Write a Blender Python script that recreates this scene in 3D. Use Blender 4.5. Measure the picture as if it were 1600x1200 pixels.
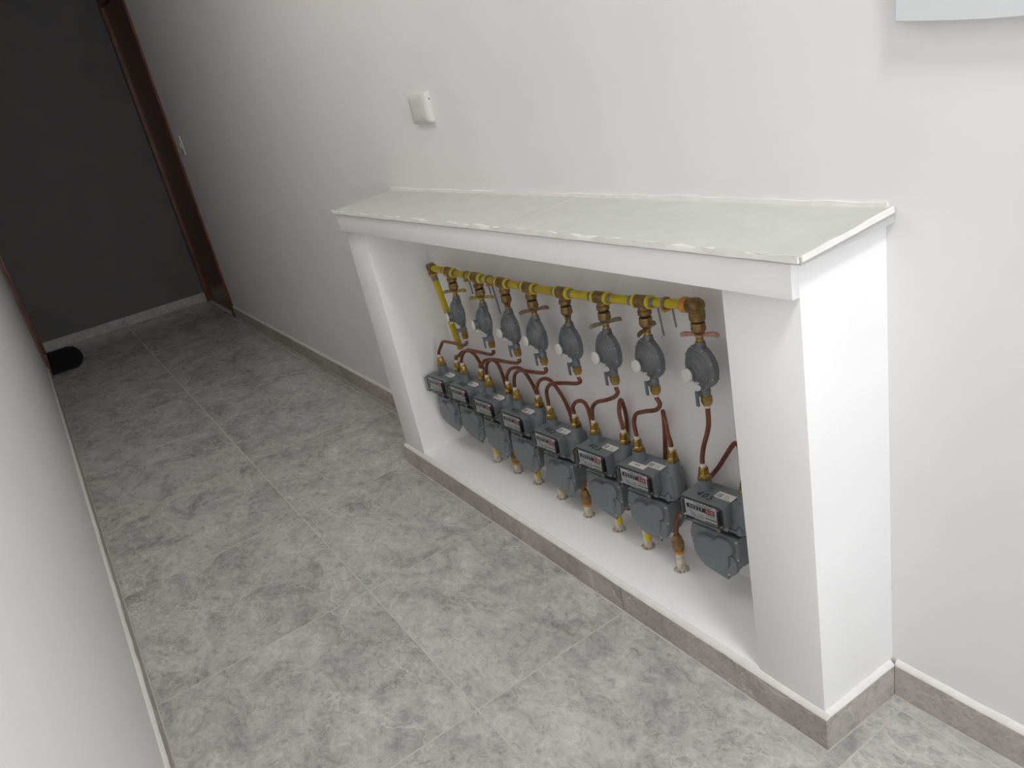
import bpy, bmesh, math, random
from mathutils import Matrix, Vector
random.seed(7)
scene = bpy.context.scene
C = scene.collection
for o in list(bpy.data.objects):
    bpy.data.objects.remove(o)

# ------------------------------------------------------------------ camera, light, exposure
cam_d = bpy.data.cameras.new('camera'); cam = bpy.data.objects.new('camera', cam_d); C.objects.link(cam)
cam.location = (-1.0741, -0.6820, 1.2654); cam.rotation_euler = (1.17423, 0.19988, -0.59309)
cam_d.sensor_fit = 'HORIZONTAL'; cam_d.sensor_width = 36; cam_d.lens = 1202.35 / 1600 * 36; cam_d.clip_start = 0.01
scene.camera = cam

LW, YB, YE, ZC = -1.231, -4.2, 5.9, 2.62      # left wall, back wall, end wall, ceiling
world = bpy.data.worlds.new('world'); scene.world = world; world.use_nodes = True
bg = world.node_tree.nodes['Background']; bg.inputs[0].default_value = (0.80, 0.90, 1.0, 1); bg.inputs[1].default_value = 0.9

def area(name, loc, rot, sx, sy, power, col):
    d = bpy.data.lights.new(name, 'AREA'); d.shape = 'RECTANGLE'; d.size = sx; d.size_y = sy; d.energy = power; d.color = col
    o = bpy.data.objects.new(name, d); C.objects.link(o); o.location = loc; o.rotation_euler = rot
    return o
area('ceiling_panel_light', (-0.50, -0.85, ZC - 0.03), (0, 0, 0), 0.30, 0.30, 14.4, (1.0, 0.995, 0.985))
area('corridor_fill_light', (-0.92, 1.55, ZC - 0.03), (0, 0, 0), 0.35, 1.2, 5.3, (1.0, 0.955, 0.90))  # added fill lamp, brightens the far corridor and surfaces facing the left wall
area('window_daylight', (-0.62, YB + 0.02, 1.12), (math.pi / 2, 0, 0), 0.95, 2.0, 23, (0.93, 0.975, 1.0))

scene.cycles.max_bounces = 16; scene.cycles.diffuse_bounces = 10
vs = scene.view_settings
vs.view_transform = 'Standard'; vs.look = 'None'; vs.gamma = 1; vs.use_curve_mapping = False; vs.exposure = 0.32

# ------------------------------------------------------------------ materials
def lin(c):
    f = lambda v: v / 12.92 if v <= 0.04045 else ((v + 0.055) / 1.055) ** 2.4
    return tuple(f(v / 255) for v in c) + (1,)

def mat(name, rgb, rough=0.5, metal=0.0, vary=0.0, scale=20, bump=0.0, bscale=60, rgb2=None, coat=0.0, thr=None):
    m = bpy.data.materials.new(name); m.use_nodes = True
    nt = m.node_tree; b = nt.nodes['Principled BSDF']
    b.inputs['Base Color'].default_value = lin(rgb); b.inputs['Roughness'].default_value = rough; b.inputs['Metallic'].default_value = metal
    if coat: b.inputs['Coat Weight'].default_value = coat
    tc = nt.nodes.new('ShaderNodeTexCoord')
    if vary or rgb2:
        n = nt.nodes.new('ShaderNodeTexNoise'); n.inputs['Scale'].default_value = scale; n.inputs['Detail'].default_value = 5
        nt.links.new(tc.outputs['Object'], n.inputs['Vector'])
        r = nt.nodes.new('ShaderNodeValToRGB'); lo, hi = thr or (0.3, 0.7)
        r.color_ramp.elements[0].position = lo; r.color_ramp.elements[1].position = hi
        c2 = rgb2 or tuple(max(0, v * (1 - vary)) for v in rgb)
        r.color_ramp.elements[0].color = lin(c2); r.color_ramp.elements[1].color = lin(rgb)
        nt.links.new(n.outputs['Fac'], r.inputs['Fac']); nt.links.new(r.outputs['Color'], b.inputs['Base Color'])
    if bump:
        n = nt.nodes.new('ShaderNodeTexNoise'); n.inputs['Scale'].default_value = bscale; n.inputs['Detail'].default_value = 4
        nt.links.new(tc.outputs['Object'], n.inputs['Vector'])
        bp = nt.nodes.new('ShaderNodeBump'); bp.inputs['Strength'].default_value = bump; bp.inputs['Distance'].default_value = 0.002
        nt.links.new(n.outputs['Fac'], bp.inputs['Height']); nt.links.new(bp.outputs['Normal'], b.inputs['Normal'])
    return m

M = {}
M['wall'] = mat('white_wall_paint', (235, 234, 234), 0.65, vary=0.015, scale=3, bump=0.12, bscale=90)
M['plaster'] = mat('white_plaster', (245, 244, 244), 0.7, vary=0.02, scale=5, bump=0.25, bscale=45)
M['endwall'] = mat('dark_grey_paint', (106, 104, 103), 0.7, vary=0.06, scale=6, bump=0.1)
M['caulk'] = mat('white_filler', (237, 235, 232), 0.7, vary=0.04, scale=30, bump=0.5, bscale=70)
M['grout'] = mat('light_grout', (204, 200, 193), 0.85, vary=0.12, scale=25)
M['wood'] = mat('red_brown_wood', (122, 62, 36), 0.35, rgb2=(84, 40, 24), scale=9, coat=0.2)
M['black'] = mat('black_rubber', (24, 24, 27), 0.85, vary=0.2, scale=60, bump=0.6, bscale=250)
M['plastic'] = mat('white_plastic', (216, 214, 211), 0.35)
M['panelplastic'] = mat('cool_white_plastic', (216, 219, 221), 0.4)
M['brass'] = mat('brass', (190, 160, 92), 0.30, 0.85, rgb2=(138, 110, 56), scale=60)
M['bronze'] = mat('aged_bronze', (158, 130, 84), 0.40, 0.7, rgb2=(118, 92, 58), scale=80, bump=0.2, bscale=200)
M['copper'] = mat('aged_copper', (146, 92, 70), 0.38, 0.55, rgb2=(112, 66, 50), scale=25)
M['yellow'] = mat('yellow_pipe_paint', (202, 182, 22), 0.45, rgb2=(176, 154, 26), scale=30, thr=(0.35, 0.6))
M['collar'] = mat('bright_yellow_sealant', (228, 204, 44), 0.55, rgb2=(204, 176, 40), scale=90)
M['orange'] = mat('orange_sealant', (216, 148, 48), 0.55, rgb2=(188, 118, 40), scale=60)
M['steel'] = mat('galvanised_steel', (150, 150, 144), 0.42, 0.6, vary=0.2, scale=50)
M['meter'] = mat('grey_meter_enamel', (120, 127, 129), 0.34, 0.1, vary=0.05, scale=14, bump=0.08, bscale=150)
M['reg'] = mat('grey_cast_alloy', (122, 124, 127), 0.42, 0.3, vary=0.12, scale=30, bump=0.1, bscale=120)
M['dark'] = mat('dark_seal', (34, 34, 34), 0.6)
M['seal'] = mat('grey_seal', (66, 68, 71), 0.5)
M['screw'] = mat('zinc_screw', (200, 198, 190), 0.3, 0.8)
M['dial'] = mat('dial_plate', (222, 224, 224), 0.4)
M['counter_black'] = mat('counter_black', (34, 35, 42), 0.4)
M['counter_red'] = mat('counter_red', (172, 44, 58), 0.4)
M['ink'] = mat('marker_ink', (24, 25, 30), 0.6)
M['greyink'] = mat('grey_print', (130, 132, 136), 0.6)
M['whiteink'] = mat('white_print', (220, 220, 220), 0.6)
M['paper'] = mat('sticker_paper', (224, 224, 220), 0.6)
M['tape'] = mat('white_thread_tape', (228, 222, 208), 0.8, vary=0.1, scale=120)
M['pvc'] = mat('dirty_white_sleeve', (214, 206, 190), 0.7, rgb2=(176, 160, 136), scale=70, thr=(0.3, 0.55))
M['hole'] = mat('rough_hole_filler', (196, 188, 176), 0.9, rgb2=(90, 82, 74), scale=120, thr=(0.3, 0.5))
M['wingy'] = mat('yellow_wing_lever', (176, 156, 72), 0.45, 0.3, rgb2=(120, 98, 52), scale=60)
M['wingb'] = mat('brown_wing_lever', (136, 100, 76), 0.45, 0.3, rgb2=(96, 70, 54), scale=60)
M['wingr'] = mat('pink_brown_wing_lever', (186, 142, 120), 0.45, 0.2, rgb2=(150, 108, 88), scale=60)
M['wingg'] = mat('olive_wing_lever', (146, 138, 104), 0.45, 0.3, rgb2=(110, 100, 74), scale=60)

def clear_plastic():
    m = bpy.data.materials.new('clear_plastic_cover'); m.use_nodes = True; nt = m.node_tree
    nt.nodes.clear()
    out = nt.nodes.new('ShaderNodeOutputMaterial'); mx = nt.nodes.new('ShaderNodeMixShader')
    t = nt.nodes.new('ShaderNodeBsdfTransparent'); t.inputs[0].default_value = (0.93, 0.94, 0.95, 1)
    g = nt.nodes.new('ShaderNodeBsdfGlossy'); g.inputs['Roughness'].default_value = 0.08
    fr = nt.nodes.new('ShaderNodeFresnel'); fr.inputs[0].default_value = 1.45
    nt.links.new(fr.outputs[0], mx.inputs[0]); nt.links.new(t.outputs[0], mx.inputs[1]); nt.links.new(g.outputs[0], mx.inputs[2])
    nt.links.new(mx.outputs[0], out.inputs[0])
    return m
M['clear'] = clear_plastic()

def stone(name, base, dark, light, rough, scale=1.0, veins=True, vscale=5.5, fleck=0.75, grain=0.8):
    """grey marble-look porcelain: mottled patches, thin pale veins, dark flecks; every tile reads another part of the pattern"""
    m = bpy.data.materials.new(name); m.use_nodes = True; nt = m.node_tree; L = nt.links.new; N = nt.nodes.new
    b = nt.nodes['Principled BSDF']
    tc = N('ShaderNodeTexCoord'); oi = N('ShaderNodeObjectInfo')
    mul = N('ShaderNodeMath'); mul.operation = 'MULTIPLY'; mul.inputs[1].default_value = 37.0
    L(oi.outputs['Random'], mul.inputs[0])
    cmb = N('ShaderNodeCombineXYZ'); L(mul.outputs[0], cmb.inputs[0]); L(mul.outputs[0], cmb.inputs[2])
    add = N('ShaderNodeVectorMath'); add.operation = 'ADD'; L(tc.outputs['Object'], add.inputs[0]); L(cmb.outputs[0], add.inputs[1])
    mp = N('ShaderNodeMapping'); mp.inputs['Rotation'].default_value = (0, 0, 0.5); mp.inputs['Scale'].default_value = (1.25 * scale, 0.85 * scale, scale); L(add.outputs[0], mp.inputs[0])
    def noise(sc, det, ro, dist=0.0):
        n = N('ShaderNodeTexNoise'); n.inputs['Scale'].default_value = sc; n.inputs['Detail'].default_value = det
        n.inputs['Roughness'].default_value = ro; n.inputs['Distortion'].default_value = dist; L(mp.outputs[0], n.inputs['Vector']); return n
    def ramp(src, stops):
        r = N('ShaderNodeValToRGB'); e = r.color_ramp.elements
        e[0].position, e[0].color = stops[0]; e[1].position, e[1].color = stops[-1]
        for p, c in stops[1:-1]:
            x = e.new(p); x.color = c
        L(src, r.inputs['Fac']); return r
    g = lambda v: (v, v, v, 1)
    n1 = noise(6.5, 12, 0.74, 0.7)
    r1 = ramp(n1.outputs['Fac'], [(0.30, lin(dark)), (0.50, lin(base)), (0.70, lin(light))])
    # fine grain
    n2 = noise(38, 8, 0.8, 0.8); r2 = ramp(n2.outputs['Fac'], [(0.32, g(0.55)), (0.50, g(0.96)), (0.70, g(1.22))])
    mx = N('ShaderNodeMix'); mx.data_type = 'RGBA'; mx.blend_type = 'MULTIPLY'; mx.inputs['Factor'].default_value = grain
    L(r1.outputs['Color'], mx.inputs['A']); L(r2.outputs['Color'], mx.inputs['B'])
    col = mx.outputs['Result']
    # dark flecks
    n3 = noise(13, 10, 0.85, 1.2); r3 = ramp(n3.outputs['Fac'], [(0.31, g(1)), (0.42, g(0))])
    m3 = N('ShaderNodeMix'); m3.data_type = 'RGBA'; m3.blend_type = 'MIX'
    f3 = N('ShaderNodeMath'); f3.operation = 'MULTIPLY'; f3.inputs[1].default_value = fleck; L(r3.outputs['Color'], f3.inputs[0])
    L(f3.outputs[0], m3.inputs['Factor']); L(col, m3.inputs['A']); m3.inputs['B'].default_value = lin(tuple(v * 0.62 for v in dark)); col = m3.outputs['Result']
    if veins:
        for vs_, w, k, ms in ((vscale, 0.016, 0.80, 2.6), (vscale * 0.55, 0.008, 0.7, 2.0), (vscale * 2.4, 0.034, 0.55, 4.0), (vscale * 6, 0.06, 0.35, 7.0)):
            wn = noise(4.0, 5, 0.6); 
            sc = N('ShaderNodeVectorMath'); sc.operation = 'SCALE'; sc.inputs['Scale'].default_value = 0.22; L(wn.outputs['Color'], sc.inputs[0])
            ad = N('ShaderNodeVectorMath'); ad.operation = 'ADD'; L(mp.outputs[0], ad.inputs[0]); L(sc.outputs[0], ad.inputs[1])
            vo = N('ShaderNodeTexVoronoi'); vo.feature = 'DISTANCE_TO_EDGE'; vo.inputs['Scale'].default_value = vs_; L(ad.outputs[0], vo.inputs['Vector'])
            rv = ramp(vo.outputs['Distance'], [(0.0, g(1)), (w, g(0))])
            nm = noise(ms, 4, 0.6); rm = ramp(nm.outputs['Fac'], [(0.47, g(0)), (0.60, g(1))])
            f = N('ShaderNodeMath'); f.operation = 'MULTIPLY'; L(rv.outputs['Color'], f.inputs[0]); L(rm.outputs['Color'], f.inputs[1])
            f2 = N('ShaderNodeMath'); f2.operation = 'MULTIPLY'; f2.inputs[1].default_value = k; L(f.outputs[0], f2.inputs[0])
            mv = N('ShaderNodeMix'); mv.data_type = 'RGBA'; L(f2.outputs[0], mv.inputs['Factor']); L(col, mv.inputs['A']); mv.inputs['B'].default_value = lin((214, 212, 204)); col = mv.outputs['Result']
    L(col, b.inputs['Base Color']); b.inputs['Roughness'].default_value = rough
    return m
M['tile'] = stone('grey_marble_porcelain', (184, 183, 180), (140, 138, 136), (208, 207, 204), 0.17)
M['skirt'] = stone('grey_stone_skirting', (180, 175, 168), (154, 149, 143), (197, 192, 186), 0.45, 1.0, True, 9)
M['slab'] = stone('pale_grey_slab', (196, 198, 194), (189, 190, 186), (203, 205, 201), 0.5, 0.6, False, fleck=0.0, grain=0.12)

# ------------------------------------------------------------------ mesh helpers
def obj(name, bm, m, parent=None, smooth=None, mats=None):
    me = bpy.data.meshes.new(name)
    bmesh.ops.recalc_face_normals(bm, faces=bm.faces)
    bm.to_mesh(me); bm.free()
    o = bpy.data.objects.new(name, me); C.objects.link(o)
    for x in (mats or [m]): me.materials.append(M[x])
    if smooth:
        me.polygons.foreach_set('use_smooth', [True] * len(me.polygons)); me.set_sharp_from_angle(angle=math.radians(smooth))
    if parent: o.parent = parent
    return o
def tag(o, label=None, cat=None, group=None, kind=None):
    if label: o['label'] = label
    if cat: o['category'] = cat
    if group: o['group'] = group
    if kind: o['kind'] = kind
    return o
def empty(name, loc=(0, 0, 0), rz=0.0):
    o = bpy.data.objects.new(name, None); C.objects.link(o); o.location = loc; o.rotation_euler = (0, 0, rz); o.empty_display_size = 0.05
    return o
def box(bm, x0, x1, y0, y1, z0, z1, bev=0.0, seg=2):
    t = bmesh.new() if bev else bm
    v = [t.verts.new(p) for p in ((x0, y0, z0), (x1, y0, z0), (x1, y1, z0), (x0, y1, z0), (x0, y0, z1), (x1, y0, z1), (x1, y1, z1), (x0, y1, z1))]
    for f in ((0, 3, 2, 1), (4, 5, 6, 7), (0, 1, 5, 4), (1, 2, 6, 5), (2, 3, 7, 6), (3, 0, 4, 7)): t.faces.new([v[i] for i in f])
    if bev:
        bmesh.ops.bevel(t, geom=list(t.edges), offset=bev, segments=seg, affect='EDGES', profile=0.5)
        merge(bm, t)
    return bm
def merge(bm, t):
    me = bpy.data.meshes.new('tmp'); t.to_mesh(me); t.free(); bm.from_mesh(me); bpy.data.meshes.remove(me)
def B(): return bmesh.new()
def lathe(bm, prof, n=20, mx=None):
    """profile of (radius, height) turned about z, then moved by mx"""
    mx = mx or Matrix(); rings = []
    for r, h in prof:
        if r < 1e-6: rings.append([bm.verts.new(mx @ Vector((0, 0, h)))])
        else: rings.append([bm.verts.new(mx @ Vector((r * math.cos(2 * math.pi * i / n), r * math.sin(2 * math.pi * i / n), h))) for i in range(n)])
    for a, b in zip(rings, rings[1:]):
        for i in range(n):
            j = (i + 1) % n
            if len(a) == 1 and len(b) == 1: continue
            if len(a) == 1: bm.faces.new((a[0], b[i], b[j]))
            elif len(b) == 1: bm.faces.new((a[i], a[j], b[0]))
            else: bm.faces.new((a[i], a[j], b[j], b[i]))
    if len(rings[0]) > 1: bm.faces.new(list(reversed(rings[0])))
    if len(rings[-1]) > 1: bm.faces.new(rings[-1])
    return bm
def along(p, d):
    """matrix that takes z onto direction d, origin p"""
    q = Vector(d).normalized().to_track_quat('Z', 'Y'); return Matrix.Translation(Vector(p)) @ q.to_matrix().to_4x4()
def cyl(bm, p0, p1, r, n=16, r1=None):
    p0, p1 = Vector(p0), Vector(p1); return lathe(bm, [(r, 0), (r1 if r1 is not None else r, (p1 - p0).length)], n, along(p0, p1 - p0))
def smooth_path(pts, k=8):
    P = [Vector(p) for p in pts]; P = [2 * P[0] - P[1]] + P + [2 * P[-1] - P[-2]]; out = []
    for i in range(1, len(P) - 2):
        a, b, c, d = P[i - 1:i + 3]
        for j in range(k):
            t = j / k
            out.append(0.5 * ((2 * b) + (c - a) * t + (2 * a - 5 * b + 4 * c - d) * t * t + (3 * b - a - 3 * c + d) * t ** 3))
    out.append(P[-2]); return out
def tube(bm, pts, r, n=12, smooth=True):
    P = smooth_path(pts) if smooth else [Vector(p) for p in pts]
    rings = []; up = Vector((0.3, 0.1, 0.9)); prev = None
    for i, p in enumerate(P):
        t = (P[min(i + 1, len(P) - 1)] - P[max(i - 1, 0)]).normalized()
        if prev is None: prev = t.orthogonal().normalized()
        prev = (prev - t * prev.dot(t)).normalized(); s = t.cross(prev)
        rings.append([bm.verts.new(p + r * (math.cos(2 * math.pi * k / n) * prev + math.sin(2 * math.pi * k / n) * s)) for k in range(n)])
    for a, b in zip(rings, rings[1:]):
        for i in range(n): bm.faces.new((a[i], a[(i + 1) % n], b[(i + 1) % n], b[i]))
    bm.faces.new(list(reversed(rings[0]))); bm.faces.new(rings[-1]); return bm
def prism(bm, outline, levels, axis='z'):
    """stack of copies of a closed outline: levels = (height, scale about centroid)"""
    cx = sum(p[0] for p in outline) / len(outline); cy = sum(p[1] for p in outline) / len(outline); rings = []
    for h, s in levels:
        ring = []
        for x, y in outline:
            a, b = cx + (x - cx) * s, cy + (y - cy) * s
            ring.append(bm.verts.new((a, b, h) if axis == 'z' else (a, h, b)))
        rings.append(ring)
    n = len(outline)
    for a, b in zip(rings, rings[1:]):
        for i in range(n): bm.faces.new((a[i], a[(i + 1) % n], b[(i + 1) % n], b[i]))
    bm.faces.new(list(reversed(rings[0]))); bm.faces.new(rings[-1]); return bm
def closed_curve(pts, k=6):
    n = len(pts); out = []
    for i in range(n):
        a, b, c, d = (Vector(pts[(i + j) % n]) for j in (-1, 0, 1, 2))
        for j in range(k):
            t = j / k; out.append(tuple(0.5 * ((2 * b) + (c - a) * t + (2 * a - 5 * b + 4 * c - d) * t * t + (3 * b - a - 3 * c + d) * t ** 3)))
    return out
def rrect(x0, x1, y0, y1, r, k=5):
    out = []
    for cx, cy, a0 in ((x1 - r, y0 + r, -90), (x1 - r, y1 - r, 0), (x0 + r, y1 - r, 90), (x0 + r, y0 + r, 180)):
        for i in range(k + 1):
            a = math.radians(a0 + 90 * i / k); out.append((cx + r * math.cos(a), cy + r * math.sin(a)))
    return out
def text_mesh(body, size, shear=0.0, extrude=0.0002, spacing=1.0):
    cu = bpy.data.curves.new('txt', 'FONT'); cu.body = body; cu.size = size; cu.extrude = extrude; cu.align_x = 'CENTER'; cu.align_y = 'CENTER'; cu.shear = shear; cu.space_character = spacing; cu.resolution_u = 3
    t = bpy.data.objects.new('txt', cu); C.objects.link(t)
    dg = bpy.context.evaluated_depsgraph_get(); dg.update()
    me = bpy.data.meshes.new_from_object(t.evaluated_get(dg)); bpy.data.objects.remove(t); bpy.data.curves.remove(cu)
    return me
def text(name, body, size, m, parent, mx, **kw):
    me = text_mesh(body, size, **kw); me.name = name; me.materials.clear(); me.materials.append(M[m]); me.transform(mx)
    o = bpy.data.objects.new(name, me); C.objects.link(o); o.parent = parent; return o

# ------------------------------------------------------------------ the room
D, LB = 0.197, 1.753                     # niche depth and length
PW = 0.155                               # pillar width
DY0, DY1, DH = 4.985, 5.885, 2.24        # outer size of the door frames in both side walls
floor = obj('floor', box(B(), LW - 0.1, 0.1, YB - 0.1, YE + 0.1, -0.1, -0.0007), 'grout'); tag(floor, kind='structure')
seams_x = [-1.236, -0.636, -0.036, 0.564]; G = 0.0024
def poly_tile(pts, name='tile'):
    cx = sum(p[0] for p in pts) / len(pts); cy = sum(p[1] for p in pts) / len(pts)
    b = B(); lo = [b.verts.new((x - cx, y - cy, -0.006)) for x, y in pts]; hi = [b.verts.new((x - cx, y - cy, 0)) for x, y in pts]
    b.faces.new(list(reversed(lo))); b.faces.new(hi)
    for i in range(len(pts)):
        j = (i + 1) % len(pts); b.faces.new((lo[i], lo[j], hi[j], hi[i]))
    o = obj(name, b, 'tile', floor); o.location = (cx, cy, 0); return o
k0 = math.ceil((YB - 0.5628) / 0.6) - 1
cache = {}
for k in range(k0, 10):
    ya, yb = 0.5628 + 0.6 * k + G, 0.5628 + 0.6 * (k + 1) - G
    ya, yb = max(ya, YB + 0.002), min(yb, YE - 0.0125)
    if yb - ya < 0.02: continue
    for xa, xb in zip(seams_x, seams_x[1:]):
        xa, xb = max(xa + G, LW + 0.0125), min(xb - G, -0.0125)
        if xb - xa < 0.01: continue
        if yb < -0.012 or ya > LB + 0.012 or xb < -D - 0.02:
            key = (round(xb - xa, 4), round(yb - ya, 4))
            if key in cache:
                o = bpy.data.objects.new('tile', cache[key].data); C.objects.link(o); o.parent = floor; o.location = ((xa + xb) / 2, (ya + yb) / 2, 0)
            else: cache[key] = poly_tile([(xa, ya), (xb, ya), (xb, yb), (xa, yb)])
            continue
        xc = -D - 0.0135
        if xb > -D - 0.02 and xa < xc:                                   # cut round the niche
            pts = [(xa, ya)]
            if ya < -0.012: pts += [(xb, ya), (xb, -0.012), (xc, -0.004)]
            else: pts += [(xc, ya)]
            if yb > LB + 0.012: pts += [(xc, LB + 0.012), (xb, LB + 0.012), (xb, yb)]
            else: pts += [(xc, yb)]
            pts += [(xa, yb)]; poly_tile(pts)
        elif ya < -0.03: poly_tile([(xa, ya), (xb, ya), (xb, -0.012), (xa, -0.012)])
        elif yb > LB + 0.03: poly_tile([(xa, LB + 0.012), (xb, LB + 0.012), (xb, yb), (xa, yb)])

def side_wall(name, x0, x1):
    b = B(); box(b, x0, x1, YB, DY0 + 0.03, 0, ZC); box(b, x0, x1, DY0 + 0.03, DY1 - 0.03, DH - 0.03, ZC); box(b, x0, x1, DY1 - 0.03, YE, 0, ZC)
    return tag(obj(name, b, 'wall'), kind='structure')
wall_right = side_wall('wall_right', 0.0, 0.14)
wall_left = side_wall('wall_left', LW - 0.14, LW)
wall_end = tag(obj('wall_end', box(B(), LW - 0.14, 0.14, YE, YE + 0.12, 0, ZC), 'endwall'), kind='structure')
ceiling = tag(obj('ceiling', box(B(), LW - 0.14, 0.14, YB - 0.12, YE + 0.12, ZC, ZC + 0.1), 'wall'), kind='structure')
b = B(); wx0, wx1, wz0, wz1 = LW + 0.13, -0.14, 0.08, 2.2
box(b, LW - 0.14, wx0, YB - 0.12, YB, 0, ZC); box(b, wx1, 0.14, YB - 0.12, YB, 0, ZC); box(b, wx0, wx1, YB - 0.12, YB, 0, wz0); box(b, wx0, wx1, YB - 0.12, YB, wz1, ZC)
tag(obj('wall_back', b, 'wall'), kind='structure')
b = B()
box(b, wx0, wx0 + 0.04, YB - 0.1, YB - 0.05, wz0, wz1); box(b, wx1 - 0.04, wx1, YB - 0.1, YB - 0.05, wz0, wz1)
box(b, wx0 + 0.04, wx1 - 0.04, YB - 0.1, YB - 0.05, wz0, wz0 + 0.04); box(b, wx0 + 0.04, wx1 - 0.04, YB - 0.1, YB - 0.05, wz1 - 0.04, wz1)
win = tag(obj('window_1', b, 'plastic'), kind='structure')
obj('pane', box(B(), wx0 + 0.04, wx1 - 0.04, YB - 0.078, YB - 0.074, wz0 + 0.04, wz1 - 0.04), 'clear', win)

# doors facing each other at the corridor's end
def door(name, xw, s):
    """xw = wall face, s = +1 when the wall lies on the +x side"""
    e = empty(name, (xw, (DY0 + DY1) / 2, 0)); tag(e, kind='structure'); y0, y1 = DY0 - (DY0 + DY1) / 2, DY1 - (DY0 + DY1) / 2
    def bx(nm, a0, a1, *r, **kw):
        lo, hi = sorted((a0 * s, a1 * s)); return obj(nm, box(B(), lo, hi, *r, **kw), 'wood', e)
    bx('architrave', -0.014, 0.0, y0, y0 + 0.06, 0, DH, bev=0.002); bx('architrave', -0.014, 0.0, y1 - 0.06, y1, 0, DH, bev=0.002)
    bx('architrave_head', -0.014, 0.0, y0 + 0.06, y1 - 0.06, DH - 0.06, DH, bev=0.002)
    bx('jamb', 0.0, 0.12, y0 + 0.03, y0 + 0.06, 0, DH - 0.06); bx('jamb', 0.0, 0.12, y1 - 0.06, y1 - 0.03, 0, DH - 0.06); bx('frame_head', 0.0, 0.12, y0 + 0.03, y1 - 0.03, DH - 0.06, DH - 0.03)
    leaf = bx('door_leaf', 0.012, 0.047, y0 + 0.062, y1 - 0.062, 0.008, DH - 0.062, bev=0.002)
    return e
door('door_1', 0.0, 1); door('door_2', LW, -1)

# skirting: strips of tile with a bead of white filler on top
BB, BT = 0.0715, 0.009
def skirt(root, p0, p1, nrm, joints, filler=True):
    """strips of tile from p0 to p1 (floor points on the wall face), standing nrm*BT proud"""
    p0, p1 = Vector(p0), Vector(p1); d = (p1 - p0); ln = d.length; d.normalize(); n = Vector(nrm)
    cuts = [0.0] + [j for j in joints if 0.02 < j < ln - 0.02] + [ln]
    for a, c in zip(cuts, cuts[1:]):
        b = B(); a2, c2 = a + (0.0018 if a > 0 else 0), c - (0.0018 if c < ln else 0)
        q = [p0 + d * a2, p0 + d * c2, p0 + d * c2 + n * BT, p0 + d * a2 + n * BT]; ctr = (q[0] + q[2]) / 2
        lo = [b.verts.new((v - ctr)) for v in q]; hi = [b.verts.new((v - ctr) + Vector((0, 0, BB))) for v in q]
        b.faces.new(lo); b.faces.new(hi)
        for i in range(4): b.faces.new((lo[i], lo[(i + 1) % 4], hi[(i + 1) % 4], hi[i]))
        o = obj('skirting_tile', b, 'skirt', root); o.location = ctr - root.location
    if not filler: return
    # filler bead: slightly wavy front and top
    b = B(); m = max(6, int(ln / 0.05)); rings = []
    for i in range(m + 1):
        q = p0 + d * ln * i / m - root.location; w = BT * (0.85 + 0.25 * random.random()); h = 0.010 + 0.003 * random.random()
        rings.append([b.verts.new(q + Vector((0, 0, BB))), b.verts.new(q + n * w + Vector((0, 0, BB))), b.verts.new(q + n * w * 0.9 + Vector((0, 0, BB + h * 0.45))), b.verts.new(q + Vector((0, 0, BB + h)))])
    for r0, r1 in zip(rings, rings[1:]):
        for i in range(4): b.faces.new((r0[i], r0[(i + 1) % 4], r1[(i + 1) % 4], r1[i]))
    b.faces.new(rings[0]); b.faces.new(rings[-1])
    obj('filler_bead', b, 'caulk', root, 50)
def skirt_root(name, loc):
    return tag(empty(name, loc), kind='structure')
r = skirt_root('baseboard_right', (0, 3.0, 0))
skirt(r, (0, LB + 0.001, 0), (0, DY0 - 0.001, 0), (-1, 0, 0), [0.45, 1.05, 1.65, 2.25, 2.85])
skirt(r, (0, YB + 0.001, 0), (0, -0.0093, 0), (-1, 0, 0), [0.4, 1.0, 1.6, 2.55])
r = skirt_root('baseboard_left', (LW, 2.0, 0))
skirt(r, (LW, YB + 0.001, 0), (LW, DY0 - 0.001, 0), (1, 0, 0), [0.55 + 0.6 * i for i in range(13)])
r = skirt_root('baseboard_end', (-0.6, YE, 0))
skirt(r, (LW + 0.001, YE, 0), (-0.001, YE, 0), (0, -1, 0), [0.595, 1.195], False)

# ------------------------------------------------------------------ the plastered niche
niche = tag(empty('meter_niche', (-D / 2, LB / 2, 0)), 'white plastered masonry niche with a pale grey slab top, built against the wall', 'niche')
def nobj(name, b, m, smooth=None):
    o = obj(name, b, m, niche, smooth); o.data.transform(Matrix.Translation((D / 2, -LB / 2, 0))); return o
ZS, ZL, ZT = 0.087, 0.879, 0.934         # sill, lintel underside, lintel top
def quad_prism(pts, z0, z1, bev=0.003):
    t = B(); lo = [t.verts.new((x, y, z0)) for x, y in pts]; hi = [t.verts.new((x, y, z1)) for x, y in pts]
    t.faces.new(list(reversed(lo))); t.faces.new(hi)
    for i in range(len(pts)): t.faces.new((lo[i], lo[(i + 1) % len(pts)], hi[(i + 1) % len(pts)], hi[i]))
    if bev: bmesh.ops.bevel(t, geom=list(t.edges), offset=bev, segments=2, affect='EDGES', profile=0.5)
    return t
SK = 0.008
nobj('pillar', quad_prism([(-D, SK), (0, 0), (0, PW), (-D, PW)], 0, ZT, 0.0008), 'plaster', 40)
nobj('pillar', quad_prism([(-D, LB - PW + 0.005), (0, LB - PW), (0, LB), (-D, LB)], 0, ZT, 0.0008), 'plaster', 40)
nobj('sill', quad_prism([(-D, PW), (0, PW), (0, LB - PW), (-D, LB - PW + 0.005)], 0, ZS, 0.0008), 'plaster', 40)
nobj('lintel', quad_prism([(-D - 0.016, SK), (-D, SK), (-D, PW), (0, PW), (0, LB - PW), (-D, LB - PW + 0.005), (-D, LB), (-D - 0.016, LB)], ZL, ZT, 0.0008), 'plaster', 40)
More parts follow.
